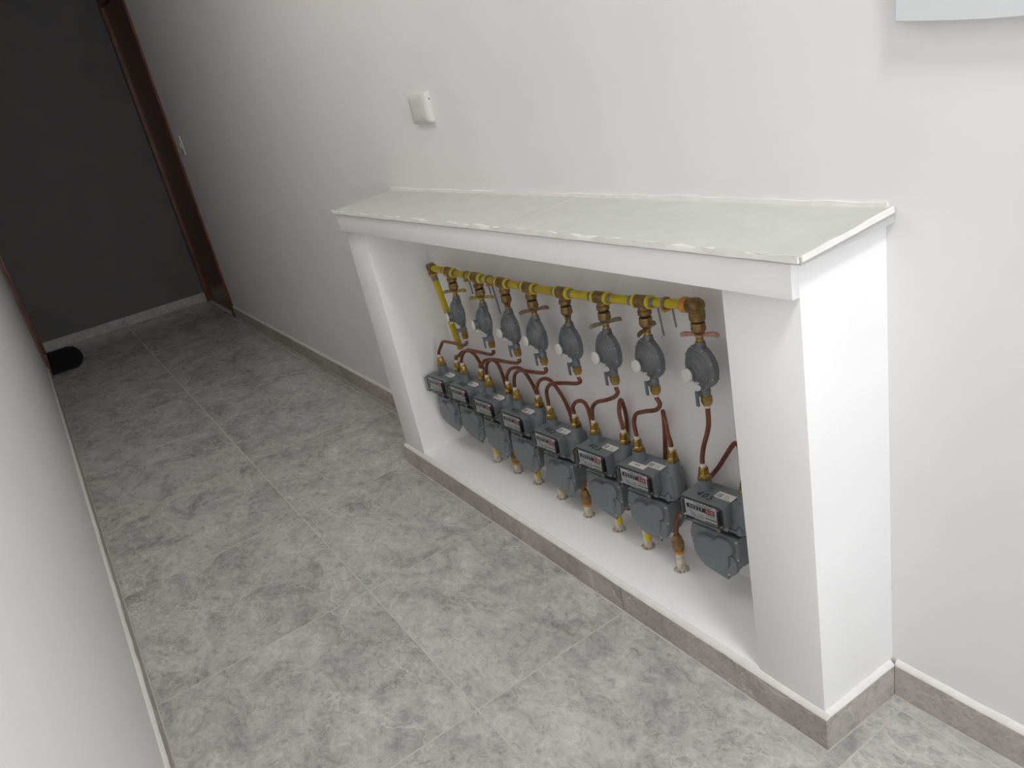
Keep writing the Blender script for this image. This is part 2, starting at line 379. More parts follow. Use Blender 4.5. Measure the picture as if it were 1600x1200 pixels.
# slab of three pieces, rising a little towards the wall
SF, SB, SX = 0.9455, 0.957, -D - 0.020
def slab_piece(y0, y1, skew=0.0):
    b = B(); pts = [(SX, y0 + skew, SF), (-0.001, y0, SB), (-0.001, y1, SB), (SX, y1 + (skew if y1 < LB else 0), SF)]
    hi = [b.verts.new(p) for p in pts]; lo = [b.verts.new((x, y, ZT + 0.0005)) for x, y, z in pts]
    b.faces.new(hi); b.faces.new(list(reversed(lo)))
    for i in range(4): b.faces.new((lo[i], lo[(i + 1) % 4], hi[(i + 1) % 4], hi[i]))
    return nobj('slab_tile', b, 'slab')
slab_piece(-0.013, 0.7655, 0.0); slab_piece(0.767, 1.16); slab_piece(1.1608, LB + 0.014)
def bead(p0, p1, w, h, jit, step=0.03):
    """irregular strip of white filler: w outwards vector, h upwards"""
    p0, p1, w = Vector(p0), Vector(p1), Vector(w); m = int((p1 - p0).length / step); b = B(); rings = []
    for i in range(m + 1):
        q = p0.lerp(p1, i / m); j = 1 + jit * (random.random() - 0.5)
        rings.append([b.verts.new(q), b.verts.new(q + w * j), b.verts.new(q + w * j * 0.8 + Vector((0, 0, h * j))), b.verts.new(q + Vector((0, 0, h * (1 + jit * (random.random() - 0.5)))))])
    for r0, r1 in zip(rings, rings[1:]):
        for i in range(4): b.faces.new((r0[i], r0[(i + 1) % 4], r1[(i + 1) % 4], r1[i]))
    b.faces.new(rings[0]); b.faces.new(rings[-1]); return nobj('filler_bead', b, 'caulk', 45)
bead((0, -0.004, SB - 0.001), (0, LB + 0.004, SB - 0.001), (-0.005, 0, 0), 0.009, 0.5, 0.05)
bead((SX, -0.010, SF - 0.008), (SX, LB + 0.012, SF - 0.008), (-0.0035, 0, 0), 0.0095, 0.7, 0.022)
bead((SX, -0.0133, SF - 0.006), (-0.004, -0.0133, SB - 0.006), (0, -0.003, 0), 0.0085, 0.25, 0.03)
# skirting of the niche: front (joints where the photo shows them), near end, far end
skirt(niche, (-D, LB + BT, 0), (-D, SK - BT, 0), (-1, 0, 0), [LB + BT - 1.17, LB + BT - 0.566])
skirt(niche, (-D, SK, 0), (-BT - 0.0002, 0.0005, 0), (0, -1, 0), [])
skirt(niche, (-D, LB, 0), (-BT - 0.001, LB, 0), (0, 1, 0), [])

# ------------------------------------------------------------------ wall fittings
def blank_plate():
    e = tag(empty('blank_cover_plate', (0, 1.40, 1.197)), 'small bulging white cover plate on the wall above the niche', 'cover plate')
    o = B(); pts = rrect(-0.056, 0.056, -0.042, 0.042, 0.007)
    # pillow-shaped shell: outline drawn in y/z, standing out along -x
    n = 14; rows = []
    for lv, sc in ((0.0, 1.0), (-0.0065, 1.0), (-0.0100, 0.985), (-0.0145, 0.92), (-0.0180, 0.75), (-0.0195, 0.42)):
        rows.append([o.verts.new((lv, y * sc, z * sc)) for y, z in pts])
    for a, c in zip(rows, rows[1:]):
        for i in range(len(pts)): o.faces.new((a[i], a[(i + 1) % len(pts)], c[(i + 1) % len(pts)], c[i]))
    o.faces.new(list(reversed(rows[0]))); o.faces.new(rows[-1]); obj('shell', o, 'plastic', e, 50)
    obj('side_slot', box(B(), -0.0055, -0.0030, -0.0564, -0.0555, 0.019, 0.024), 'dark', e)
    return e
blank_plate()
e = tag(empty('light_switch', (0, 4.80, 1.20)), 'white light switch plate beside the right-hand door frame', 'switch')
obj('plate', box(B(), -0.009, 0, -0.037, 0.037, -0.06, 0.06, bev=0.003), 'plastic', e, 40)
obj('rocker', box(B(), -0.015, -0.0085, -0.012, 0.012, -0.018, 0.018, bev=0.002), 'plastic', e, 40)
e = tag(empty('breaker_panel', (0, -0.26, 1.19)), 'white plastic breaker panel on the wall to the right of the niche', 'panel')
bot = [(0.232 - 0.464 * i / 12, 0.022 - 0.020 * math.sin(math.pi * min(1, (i / 12) * 1.05)) ** 1.0) for i in range(13)]
pts = [(y, z) for y, z in reversed(bot)] + [(0.225, 0.40), (0.21, 0.42), (-0.21, 0.42), (-0.225, 0.40)]
def yz_shell(pts, levels):
    o = B(); cy = sum(p[0] for p in pts) / len(pts); cz = sum(p[1] for p in pts) / len(pts); rows = []
    for x, s in levels: rows.append([o.verts.new((x, cy + (y - cy) * s, cz + (z - cz) * s)) for y, z in pts])
    for a, c in zip(rows, rows[1:]):
        for i in range(len(pts)): o.faces.new((a[i], a[(i + 1) % len(pts)], c[(i + 1) % len(pts)], c[i]))
    o.faces.new(list(reversed(rows[0]))); o.faces.new(rows[-1]); return o
obj('case', yz_shell(pts, [(0, 1), (-0.018, 1), (-0.022, 0.985)]), 'panelplastic', e, 30)
obj('door_panel', yz_shell(rrect(-0.19, 0.19, 0.06, 0.37, 0.01), [(-0.0215, 1), (-0.026, 1), (-0.027, 0.99)]), 'panelplastic', e, 30)

# doormat: half oval against the left-hand door
o = B(); pts = [(0.0, -0.365)]
for i in range(15):
    a = math.radians(-90 + 180 * i / 14); pts.append((0.135 + 0.078 * math.cos(a), 0.0 + 0.370 * math.sin(a)))
pts += [(0.0, 0.365)]
prism(o, pts, [(0, 1), (0.009, 1), (0.012, 0.985)])
mt = obj('doormat', o, 'black', None, 40); mt.location = (LW + 0.012, 5.43, 0.0); tag(mt, 'black half-round doormat lying at the left-hand door', 'doormat')

# ------------------------------------------------------------------ gas pipework
XP = -0.055
TEES = [(1.365, .730), (1.207, .7305), (1.069, .731), (0.942, .7325), (0.796, .738), (0.651, .745), (0.512, .7545), (0.360, .768)]
FAR = (1.489, .7315)
mani = tag(empty('gas_manifold', (XP, 0.93, 0.74)), 'yellow gas manifold pipe with brass tees running along the back of the niche', 'pipe')
def mobj(name, b, m, parent=None, smooth=40):
    b_ = obj(name, b, m, parent or mani, smooth)
    b_.data.transform(Matrix.Translation((-XP, -0.93, -0.74))); return b_
RP = 0.0103
stations = [FAR] + TEES
for i, ((ya, za), (yb, zb)) in enumerate(zip(stations, stations[1:])):
    p, q = Vector((XP, ya, za)), Vector((XP, yb, zb)); d = (q - p).normalized(); ln = (q - p).length
    s0 = 0.012 if i == 0 else 0.028; s1 = 0.028
    pipe = mobj('pipe_section', cyl(B(), p + d * s0, q - d * s1, RP, 18), 'yellow')
    if i > 0:
        mobj('thread_band', cyl(B(), p + d * 0.026, p + d * 0.040, RP + 0.0006, 18), 'steel', pipe)
    mobj('thread_band', cyl(B(), q - d * 0.040, q - d * 0.027, RP + 0.0006, 18), 'steel', pipe)
def tee(i):
    y, z = TEES[i]; p = Vector((XP, y, z)); d0 = (Vector((XP, *stations[i])) - p).normalized()
    d1 = (Vector((XP, *TEES[i + 1])) - p).normalized() if i < 7 else None
    b = B()
    if i < 7:
        cyl(b, p + d0 * 0.020, p + d1 * 0.020, 0.0142, 18)
        lathe(b, [(0.0128, 0.0), (0.0128, 0.017), (0.0152, 0.0185), (0.0152, 0.027), (0.0138, 0.0285)], 18, along(p, (0, 0, -1)))
    else:                                                                # big end elbow
        lathe(b, [(0.0148, -0.026), (0.0148, -0.008), (0.0158, -0.006), (0.0158, 0.004), (0.0130, 0.012), (0.006, 0.0158), (0, 0.0164)], 20, along(p, -d0))
        lathe(b, [(0.0145, -0.008), (0.0145, 0.010), (0.0165, 0.012), (0.0165, 0.026), (0.0150, 0.030)], 20, along(p, (0, 0, -1)))
    t = mobj('tee' if i < 7 else 'end_elbow', b, 'bronze')
    cprof = [(0.0112, -0.0045), (0.0148, -0.004), (0.0152, 0), (0.0148, 0.0035), (0.0112, 0.004)]
    if i < 7:
        mobj('collar', lathe(B(), cprof, 18, along(p + d0 * 0.0225, d0)), 'collar', t); mobj('collar', lathe(B(), cprof, 18, along(p + d1 * 0.0225, d1)), 'collar', t)
    else:
        mobj('collar', lathe(B(), [(0.0112, -0.006), (0.0150, -0.005), (0.0160, 0.002), (0.0158, 0.009), (0.0112, 0.011)], 18, along(p + d0 * 0.024, d0)), 'orange', t)
for i in range(8): tee(i)
pf = Vector((XP, *FAR)); dn = Vector((0.030, 0.0, -0.25)).normalized()
b = B(); lathe(b, [(0.0135, 0), (0.0142, 0.004), (0.0142, 0.016), (0.0125, 0.018)], 18, along(pf, (0, -1, 0.0))); lathe(b, [(0.0135, -0.012), (0.0142, -0.006), (0.0142, 0.016), (0.0128, 0.018)], 18, along(pf, dn)); lathe(b, [(0.0, -0.013), (0.008, -0.011), (0.0135, 0.0)], 18, along(pf, (0, -1, 0)))
el = mobj('far_elbow', b, 'bronze')
mobj('collar', lathe(B(), [(0.0112, -0.004), (0.0148, -0.003), (0.0150, 0.004), (0.0112, 0.006)], 18, along(pf + dn * 0.021, dn)), 'orange', el)
mobj('thread_band', cyl(B(), pf + dn * 0.026, pf + dn * 0.042, RP + 0.0006, 18), 'steel', el)
mobj('supply_pipe', tube(B(), [pf + dn * 0.024, pf + dn * 0.29], RP, 18, False), 'yellow')
def clamp(y, z, tilt, legs, col):
    e = tag(empty('pipe_clamp', (XP, y, z)), None, 'pipe clamp', 'clamps on the manifold pipe')
    n = 22; b = B(); ring = []
    for k in range(n):
        a = 2 * math.pi * k / n
        ring.append([b.verts.new((r_ * math.cos(a), h, r_ * math.sin(a))) for r_, h in ((RP + 0.0008, -0.0035), (RP + 0.0030, -0.0035), (RP + 0.0030, 0.0035), (RP + 0.0008, 0.0035))])
    for k in range(n):
        a, c = ring[k], ring[(k + 1) % n]
        for j in range(4): b.faces.new((a[j], a[(j + 1) % 4], c[(j + 1) % 4], c[j]))
    obj('ring', b, 'steel', e, 40)
    b = B(); cyl(b, (RP, 0, -0.004), (-XP - 0.0005, 0, -0.020), 0.0024, 10); obj('wall_stud', b, 'plastic', e, 40)
    for k, (dx, dy, l) in enumerate(legs):
        b = B(); box(b, -0.0022, 0.0022, -0.0012, 0.0012, -l, 0.0, 0.0006, 1); o = obj('strap_tail', b, 'steel', e); o.location = (dx, dy, -RP - 0.001); o.rotation_euler = (tilt, 0, 0)
    b = B(); box(b, -0.012, 0.008, -0.006, 0.006, -RP - 0.006, -RP - 0.001, 0.0015, 1); obj('saddle', b, col, e, 40)
    return e
c = clamp(0.443, 0.761, -0.12, [(-0.007, 0.018, 0.060), (0.004, -0.012, 0.040)], 'orange'); c['label'] = 'steel pipe clamp with two hanging tails next to the near end elbow'
c = clamp(1.264, 0.7305, -0.10, [(0.002, -0.004, 0.045)], 'wingy'); c['label'] = 'steel pipe clamp between the two farthest brass tees'
c = clamp(1.140, 0.7312, -0.16, [(0.004, -0.002, 0.090), (-0.004, 0.004, 0.030)], 'orange'); c['label'] = 'pipe clamp with a long rusty tail, between second and third tees from far elbow'

# --- regulators hanging from the tees
ORD = ['farthest', 'second farthest', 'third farthest', 'fourth farthest', 'fourth nearest', 'third nearest', 'second nearest', 'nearest']
WING = [('wingy', -57), ('wingy', -55), (None, 61), ('wingb', -29), (None, 50), ('wingg', -19), (None, 18), ('wingr', -66)]
def reg_mesh_body():
    """round diaphragm housing, axis along local -x, hanging from the origin (tee centre)"""
    zc = -0.128; b = B()
    prof = [(0.0, -0.013), (0.020, -0.0125), (0.036, -0.008), (0.0415, -0.0045), (0.0455, -0.004), (0.0455, 0.0075), (0.0425, 0.0085), (0.0395, 0.0125), (0.0365, 0.0135), (0.0350, 0.0170), (0.0318, 0.0178), (0.0305, 0.0205), (0.0265, 0.0215), (0.0250, 0.0240), (0.0205, 0.0250), (0.0190, 0.0262)]
    lathe(b, prof, 32, along((0, 0, zc), (-1, 0, 0)))
    # inlet neck and outlet neck, shoulders
    lathe(b, [(0.0085, -0.0745), (0.0105, -0.077), (0.0118, -0.086), (0.0125, -0.100)], 16)
    lathe(b, [(0.0125, -0.155), (0.0105, -0.168), (0.0085, -0.176)], 16)
    for k in range(8):
        a = math.pi * (k + 0.5) / 4; cyl(b, (-0.0085, 0.0418 * math.cos(a), zc + 0.0418 * math.sin(a)), (0.004, 0.0418 * math.cos(a), zc + 0.0418 * math.sin(a)), 0.0052, 8)
    return b
def make_reg():
    e = empty('gas_regulator')
    v = obj('valve_body', lathe(lathe(B(), [(0.0102, -0.028), (0.0102, -0.033), (0.0138, -0.0345), (0.0148, -0.039), (0.0138, -0.042), (0.0150, -0.045), (0.0148, -0.051), (0.0110, -0.057), (0.0080, -0.060)], 10), [(0.0100, -0.0285), (0.0100, -0.031)], 12), 'bronze', e, 25)
    obj('gasket', lathe(B(), [(0.0122, -0.0275), (0.0122, -0.0325)], 14), 'dark', v, 40)
    obj('neck', lathe(B(), [(0.0062, -0.059), (0.0062, -0.0665), (0.0075, -0.067), (0.0075, -0.076)], 12), 'brass', e, 30)
    obj('housing', reg_mesh_body(), 'reg', e, 35)
    for k in range(8):
        a = math.pi * (k + 0.5) / 4
        obj('screw', lathe(B(), [(0.0024, 0), (0.0024, 0.0012), (0.0012, 0.0018), (0, 0.0018)], 8, along((-0.0086, 0.0418 * math.cos(a), -0.128 + 0.0418 * math.sin(a)), (-1, 0, 0))), 'screw', e, 40)
    sp = obj('spring_tower', lathe(B(), [(0.0190, 0.0255), (0.0155, 0.0275), (0.0135, 0.0290), (0.0135, 0.0350), (0.0148, 0.0355), (0.0148, 0.0385)], 18, along((0, 0, -0.134), (-1, 0, 0))), 'reg', e, 35)
    obj('vent_cap', lathe(B(), [(0.0146, 0.0384), (0.0146, 0.0420), (0.0125, 0.0445), (0.0, 0.0453)], 18, along((0, 0, -0.134), (-1, 0, 0))), 'plastic', sp, 40)
    obj('tag_tab', box(B(), -0.040, -0.030, -0.024, -0.014, -0.150, -0.147, 0.001, 1), 'plastic', e)
    ov = B(); lathe(ov, [(0.0078, -0.172), (0.0085, -0.177), (0.0105, -0.181), (0.0105, -0.191), (0.0078, -0.196)], 14); cyl(ov, (0.0, 0, -0.186), (-0.017, 0.004, -0.186), 0.0058, 12)
    ovo = obj('outlet_valve', ov, 'reg', e, 35)
    obj('lever', box(B(), -0.0215, -0.0170, 0.000, 0.0085, -0.213, -0.179, 0.001, 1), 'reg', ovo)
    nt = obj('union_nut', lathe(B(), [(0.0095, -0.193), (0.0118, -0.195), (0.0118, -0.2075), (0.0090, -0.2155)], 6, Matrix.Rotation(0.3, 4, 'Z')), 'brass', e, 20)
    obj('thread_tape', lathe(B(), [(0.0066, -0.214), (0.0066, -0.221)], 12), 'tape', nt, 40)
    return e
def copy_tree(o, parent=None):
    c = o.copy(); C.objects.link(c); c.parent = parent
    for ch in list(o.children): copy_tree(ch, c)
    return c
def wing_mesh():
    """two leaf-shaped blades, tilted so that their face is seen from the side"""
    b = B()
    for s in (-1, 1):
        pr = ((0.002, 0.0000, 0.0035), (0.012, 0.0015, 0.0036), (0.024, 0.0025, 0.0048), (0.033, 0.0018, 0.0050), (0.0375, 0.0002, 0.0042), (0.0395, -0.0020, 0.0022))
        rings = []
        for x, z, w in pr:
            up, dn = Vector((s * x, 0.001, z + w * 0.5)), Vector((s * x, -0.001, z - w * 1.3)); t = Vector((0, 0.0009, 0.0001))
            rings.append([b.verts.new(dn - t), b.verts.new(dn + t), b.verts.new(up + t), b.verts.new(up - t)])
        for a, c in zip(rings, rings[1:]):
            for j in range(4): b.faces.new((a[j], a[(j + 1) % 4], c[(j + 1) % 4], c[j]))
        b.faces.new(rings[0]); b.faces.new(rings[-1])
    cyl(b, (0, 0, -0.004), (0, 0, 0.004), 0.0085, 12)
    return b
def wing_edge_mesh():
    b = B()
    for s in (-1, 1):
        P = [Vector((s * x, 0.001, z + w * 0.5 + 0.0003)) for x, z, w in ((0.009, 0.0010, 0.0034), (0.024, 0.0025, 0.0048), (0.033, 0.0018, 0.0050), (0.0375, 0.0002, 0.0042), (0.0398, -0.0022, 0.0022))]
        tube(b, P, 0.0006, 6, False)
    return b
proto = make_reg(); regs = []
for i, (y, z) in enumerate(TEES):
    e = proto if i == 0 else copy_tree(proto)
    e.location = (XP, y, z); e.rotation_euler = (0, 0, math.radians([-16, -19, -9, -9, -8, -8, -7, -8][i]))
    tag(e, 'grey round gas regulator with brass valve hanging from the %s outlet of the manifold' % ORD[i], 'regulator', 'gas regulators under the manifold'); regs.append(e)
for i, e in enumerate(regs):
    wm, ang = WING[i]
    w = obj('wing_lever', wing_mesh(), wm or 'bronze', e, 40); obj('blade_edge', wing_edge_mesh(), 'dark', w, 40); w.location = (0, 0, -0.0605); w.rotation_euler = (0, 0, math.radians(ang) - e.rotation_euler.z)

# ------------------------------------------------------------------ gas meters (local x = to the right along the wall, y = into the wall, z from the top of the unions' seats)
def make_meter():
    e = empty('gas_meter')
    # upper case: body plus counter box, round columns under the unions
    b = B()
    body = rrect(-0.073, 0.062, -0.024, 0.030, 0.014)
    prism(b, body, [(-0.088, 1.0), (-0.038, 0.99), (-0.029, 0.97), (-0.0255, 0.93)])
    idx = rrect(-0.0815, 0.0290, -0.044, 0.010, 0.005)
    prism(b, idx, [(-0.076, 0.985), (-0.072, 1.0), (-0.0265, 1.0), (-0.0235, 0.975)])
    lathe(b, [(0.0185, -0.040), (0.0180, -0.028), (0.0165, -0.022), (0.0158, 0.0)], 22, Matrix.Translation((-0.0525, 0.0, 0)))
    lathe(b, [(0.0200, -0.088), (0.0192, -0.030), (0.0172, -0.022), (0.0158, 0.0)], 22, Matrix.Translation((0.0505, 0.0, 0)))
    prism(b, [(-0.080, -0.038), (0.028, -0.038), (0.022, -0.010), (-0.074, -0.010)], [(-0.090, 0.92), (-0.074, 1.0)])
    up = obj('upper_case', b, 'meter', e, 35)
    # seam flange with lugs
    b = B(); prism(b, rrect(-0.0745, 0.0635, -0.027, 0.034, 0.016), [(-0.0945, 1.0), (-0.088, 1.0)])
    for x, y in ((-0.0705, 0.026), (0.0595, 0.028)): lathe(b, [(0.007, -0.0945), (0.007, -0.083), (0.004, -0.081)], 12, Matrix.Translation((x, y, 0)))
    for x, y in ((0.046, -0.024), (-0.060, -0.020)): lathe(b, [(0.0075, -0.0945), (0.0070, -0.080), (0.0035, -0.076)], 12, Matrix.Translation((x, y, 0)))
    fl = obj('seam_flange', b, 'meter', up, 35)
    obj('seam_gasket', prism(B(), rrect(-0.0735, 0.0625, -0.0265, 0.033, 0.015), [(-0.0968, 1.0), (-0.0946, 1.0)]), 'dark', up)
    # lower case: middle body between two diaphragm covers
    ctl = [(-0.058, -0.098), (-0.0655, -0.122), (-0.0635, -0.150), (-0.053, -0.178), (-0.043, -0.194), (-0.041, -0.201), (-0.032, -0.2035), (-0.012, -0.209), (0.012, -0.214), (0.027, -0.2165), (0.0285, -0.207), (0.031, -0.203), (0.037, -0.205), (0.050, -0.192), (0.061, -0.170), (0.0635, -0.135), (0.0630, -0.098)]
    ctl = [(x_ * 0.99 - 0.0175, z_ - 0.0065) for x_, z_ in ctl]
    rim = []
    for p_, q_ in zip(ctl, ctl[1:] + ctl[:1]): rim += [p_, ((p_[0] + q_[0]) / 2, (p_[1] + q_[1]) / 2)]
    lo = obj('lower_case', prism(B(), [(x, max(z, -0.208)) for x, z in rim], [(-0.026, 0.93), (0.030, 0.93)], 'y'), 'meter', e, 35)
    rear = prism(B(), [(x * 0.98, z) for x, z in rim], [(0.012, 1.0), (0.020, 1.0), (0.034, 0.80)], 'y'); obj('rear_cover', rear, 'meter', lo, 35)
    fb = prism(B(), rim, [(-0.026, 1.0), (-0.032, 1.0), (-0.0335, 0.985)], 'y')
    # heart-shaped bulge: large round lobe, smaller lobe to its upper right, low pad lower right
    def lobe(bm_, cx, cz, rx, rz, h, base=-0.0330):
        cx -= 0.0175; cz -= 0.0065
        pts_ = [(cx + rx * math.cos(2 * math.pi * k / 28), cz + rz * math.sin(2 * math.pi * k / 28)) for k in range(28)]
        prism(bm_, pts_, [(base, 1.0), (base - h * 0.75, 0.93), (base - h, 0.82)], 'y')
    lobe(fb, -0.014, -0.152, 0.0415, 0.0440, 0.012)
    lobe(fb, 0.026, -0.126, 0.0270, 0.0245, 0.010)
    lobe(fb, 0.008, -0.158, 0.0330, 0.0380, 0.011)
    prism(fb, rrect(0.0025, 0.0395, -0.1945, -0.1525, 0.014), [(-0.033, 1.0), (-0.0365, 0.96), (-0.038, 0.88)], 'y')
    fc = obj('front_cover', fb, 'meter', e, 30)
    for x, z in ((-0.0620, -0.138), (-0.0395, -0.1965), (0.0310, -0.2005), (0.0590, -0.150), (0.0585, -0.106)):
        obj('screw', lathe(B(), [(0.0030, 0), (0.0030, 0.0015), (0.0016, 0.0024), (0, 0.0024)], 8, along((x * 0.99 - 0.0175, -0.0334, z - 0.0065), (0, -1, 0))), 'screw', fc, 40)
    # counter
    fr = B()
    prism(fr, rrect(-0.0575, 0.0575, -0.0645, -0.0105, 0.007), [(-0.064, 1.0), (-0.072, 1.0), (-0.0745, 0.975)], 'y')
    fro = obj('counter_frame', fr, 'meter', e, 35)
    obj('dial_plate', box(B(), -0.044, 0.040, -0.0752, -0.0746, -0.0575, -0.0165), 'dial', fro)
    obj('counter_window', box(B(), -0.0395, 0.0105, -0.0758, -0.0752, -0.0355, -0.0245), 'counter_black', fro)
    obj('decimal_window', box(B(), 0.0105, 0.0355, -0.0758, -0.0752, -0.0365, -0.0235), 'counter_red', fro)
    RX = Matrix.Rotation(math.pi / 2, 4, 'X')
    text('counter_digits', '00327', 0.0115, 'whiteink', fro, Matrix.Translation((-0.0145, -0.0759, -0.0300)) @ RX, spacing=1.35)
    text('decimal_digits', '518', 0.0115, 'whiteink', fro, Matrix.Translation((0.0230, -0.0759, -0.0300)) @ RX, spacing=1.1)
    pr = B()
    for z, x0, x1 in ((-0.0195, -0.020, 0.030), (-0.0215, -0.012, 0.026), (-0.0405, 0.012, 0.034), (-0.0410, -0.039, -0.026), (-0.0450, -0.030, -0.018), (-0.0450, -0.012, 0.004), (-0.0490, -0.030, -0.014), (-0.0490, -0.010, 0.006), (-0.0530, -0.028, 0.004)):
        box(pr, x0, x1, -0.0756, -0.0752, z - 0.0006, z + 0.0006)
    obj('fine_print', pr, 'greyink', fro)
    b = B(); box(b, 0.010, 0.0385, -0.0760, -0.0752, -0.0550, -0.0485); obj('number_plate', b, 'paper', fro)
    b = B()
    for z0, z1 in ((-0.0482, -0.0474), (-0.0562, -0.0554)): box(b, 0.009, 0.0395, -0.0768, -0.0752, z0, z1)
    obj('plate_edge', b, 'counter_black', fro)
    cv = B(); prism(cv, rrect(-0.0555, 0.0555, -0.0630, -0.0120, 0.008), [(-0.0746, 1.0), (-0.0835, 1.0), (-0.0855, 0.97)], 'y')
    cvo = obj('clear_cover', cv, 'clear', fro, 35)
    b = B()                                                               # dark seal line round the cover
    o_, i_ = rrect(-0.0570, 0.0570, -0.0645, -0.0105, 0.009), rrect(-0.0548, 0.0548, -0.0623, -0.0127, 0.008); vo = [b.verts.new((x, -0.0754, z)) for x, z in o_]; vi = [b.verts.new((x, -0.0754, z)) for x, z in i_]
    vo2 = [b.verts.new((x, -0.0740, z)) for x, z in o_]; vi2 = [b.verts.new((x, -0.0740, z)) for x, z in i_]
    for k in range(len(o_)):
        j = (k + 1) % len(o_); b.faces.new((vo[k], vo[j], vi[j], vi[k])); b.faces.new((vo[k], vo[j], vo2[j], vo2[k])); b.faces.new((vi[k], vi[j], vi2[j], vi2[k]))
    obj('cover_seal', b, 'seal', fro)
    b = B(); box(b, 0.0455, 0.0490, -0.082, -0.0752, -0.056, -0.018, 0.0012, 1); obj('cover_rib', b, 'dark', fro)
    b = B(); box(b, -0.0520, -0.0480, -0.082, -0.0752, -0.056, -0.018, 0.0012, 1); obj('cover_rib', b, 'steel', fro)
    for x, z in ((-0.0515, -0.0590), (0.0510, -0.0590)): obj('seal_screw', lathe(B(), [(0.0042, 0), (0.0042, 0.0040), (0.0020, 0.0044), (0.0020, 0.0020), (0, 0.0020)], 12, along((x, -0.0835, z), (0, -1, 0))), 'steel', fro, 40)
    IX = Matrix.Translation((-0.0262, 0.022, -0.0115)) @ Matrix.Diagonal((0.97, 1, 1, 1))
    for q_ in [fro] + list(fro.children): q_.data.transform(IX)
    # unions
    for s in (-1, 1):
        u = obj('union_nut', lathe(lathe(B(), [(0.0142, 0.0), (0.0150, 0.002), (0.0150, 0.0078), (0.0140, 0.0088)], 6, Matrix.Translation((s * 0.0525, 0, 0)) @ Matrix.Rotation(0.25, 4, 'Z')), [(0.0128, 0.0085), (0.0132, 0.011), (0.0112, 0.0125), (0.0112, 0.020), (0.0098, 0.0275), (0.0072, 0.030)], 8, Matrix.Translation((s * 0.0525, 0, 0))), 'brass', e, 25)
        obj('thread_tape', lathe(B(), [(0.0068, 0.029), (0.0066, 0.038)], 12, Matrix.Translation((s * 0.0525, 0, 0))), 'tape', u, 40)
    st = obj('sticker', box(B(), 0.004, 0.048, -0.036, -0.013, -0.0123, -0.0119), 'paper', e)
    pr = B()
    for k in range(7): box(pr, 0.0065 + k * 0.0021, 0.0065 + k * 0.0021 + (0.0014 if k % 3 else 0.0008), -0.0345 + (k % 2) * 0.003, -0.0185, -0.0119, -0.0117)
    for k in range(3): box(pr, 0.025, 0.041 - 0.003 * k, -0.0325 + k * 0.005, -0.0310 + k * 0.005, -0.0119, -0.0117)
    sp_ = obj('sticker_print', pr, 'greyink', st)
    for q_ in (st, sp_): q_.data.transform(Matrix.Translation((-0.021, 0.016, -0.0114)))
    return e
NUM = ['301', '302', '303', '401', '402', '403', '404', '405']
METERS = [(-.066, 1.505, .389), (-.060, 1.363, .387), (-.055, 1.223, .375), (-.050, 1.077, .366), (-.050, .912, .351), (-.050, .715, .363), (-.050, .5505, .368), (-.050, .341, .366)]
pm = make_meter()
RZ = -math.pi / 2; meters = []
for i, (x, y, z) in enumerate(METERS):
    e = pm if i == 0 else copy_tree(pm)
    e.location = (x, y, z); e.rotation_euler = (0, 0, RZ + math.radians([4, 4, 4, 4, 4, 5, 6, 6][i]))
    meters.append(e)
for i, e in enumerate(meters):
    if i == 6:
        lb = obj('number_label', box(B(), -0.058, -0.010, -0.0370, -0.0195, -0.0237, -0.0232), 'paper', e); lb['label'] = 'white printed flat number label'
        text('number_print', NUM[i], 0.011, 'greyink', e, Matrix.Translation((-0.036, -0.0282, -0.0231)))
    else:
        text('handwritten_number', NUM[i], 0.025, 'ink', e, Matrix.Translation((-0.034, -0.0275, -0.0233)) @ Matrix.Rotation(-0.12, 4, 'Z'), shear=0.15, spacing=1.25)
    lab = {7: 'grey gas meter hand-marked 405, nearest to the near pillar', 6: 'grey gas meter with a white number label, second nearest', 5: 'grey gas meter hand-marked 403, third nearest'}.get(i, 'grey gas meter, %s of the row of eight on the niche wall' % ORD[i])
    tag(e, lab, 'gas meter', 'gas meters in the niche')

# --- copper tubes
def wpt(i, s):                                                           # top of a union in the world: s=-1 inlet (left), +1 outlet (right)
    x, y, z = METERS[i]; a = math.radians([4, 4, 4, 4, 4, 5, 6, 6][i])
    v = Matrix.Rotation(RZ + a, 3, 'Z') @ Vector((s * 0.0525, 0, 0)); return Vector((x + v.x, y + v.y, z))
RT = 0.0052
def copper(name, pts, lab, group):
    c = Vector(pts[-1]); b = tube(B(), [Vector(p) - c for p in pts], RT, 12)
    o = obj(name, b, 'copper', None, 60); o.location = c; return tag(o, lab, 'pipe', group)
IN = {7: [(.364, .500), (.385, .445)],
      6: [(.504, .515), (.520, .497), (.560, .482), (.592, .466), (.604, .440)],
      5: [(.648, .508), (.664, .492), (.700, .474), (.738, .458), (.762, .435)],
      4: [(.792, .503), (.812, .492), (.870, .479), (.930, .462), (.960, .435)],
      3: [(.940, .500), (.960, .488), (1.02, .478), (1.08, .468), (1.115, .445)],
      2: [(1.068, .500), (1.09, .490), (1.15, .482), (1.22, .474), (1.258, .452)],
      1: [(1.206, .498), (1.23, .489), (1.30, .484), (1.36, .478), (1.396, .458)],
      0: [(1.366, .497), (1.39, .489), (1.45, .486), (1.51, .480), (1.532, .462)]}
for i in range(8):
    y, z = TEES[i]; pe = wpt(i, -1)
    pts = [(XP, y, z - 0.216), (XP, y, z - 0.226)] + [(XP + (pe.x - XP) * (k + 1) / (len(IN[i]) + 1), a, c_) for k, (a, c_) in enumerate(IN[i])] + [(pe.x, pe.y, pe.z + 0.045), (pe.x, pe.y, pe.z + 0.028)]
    if i == 6: pts[2:2] = []
    copper('inlet_tube', pts, 'bent copper tube from the %s regulator down to its meter' % ORD[i], 'copper inlet tubes')
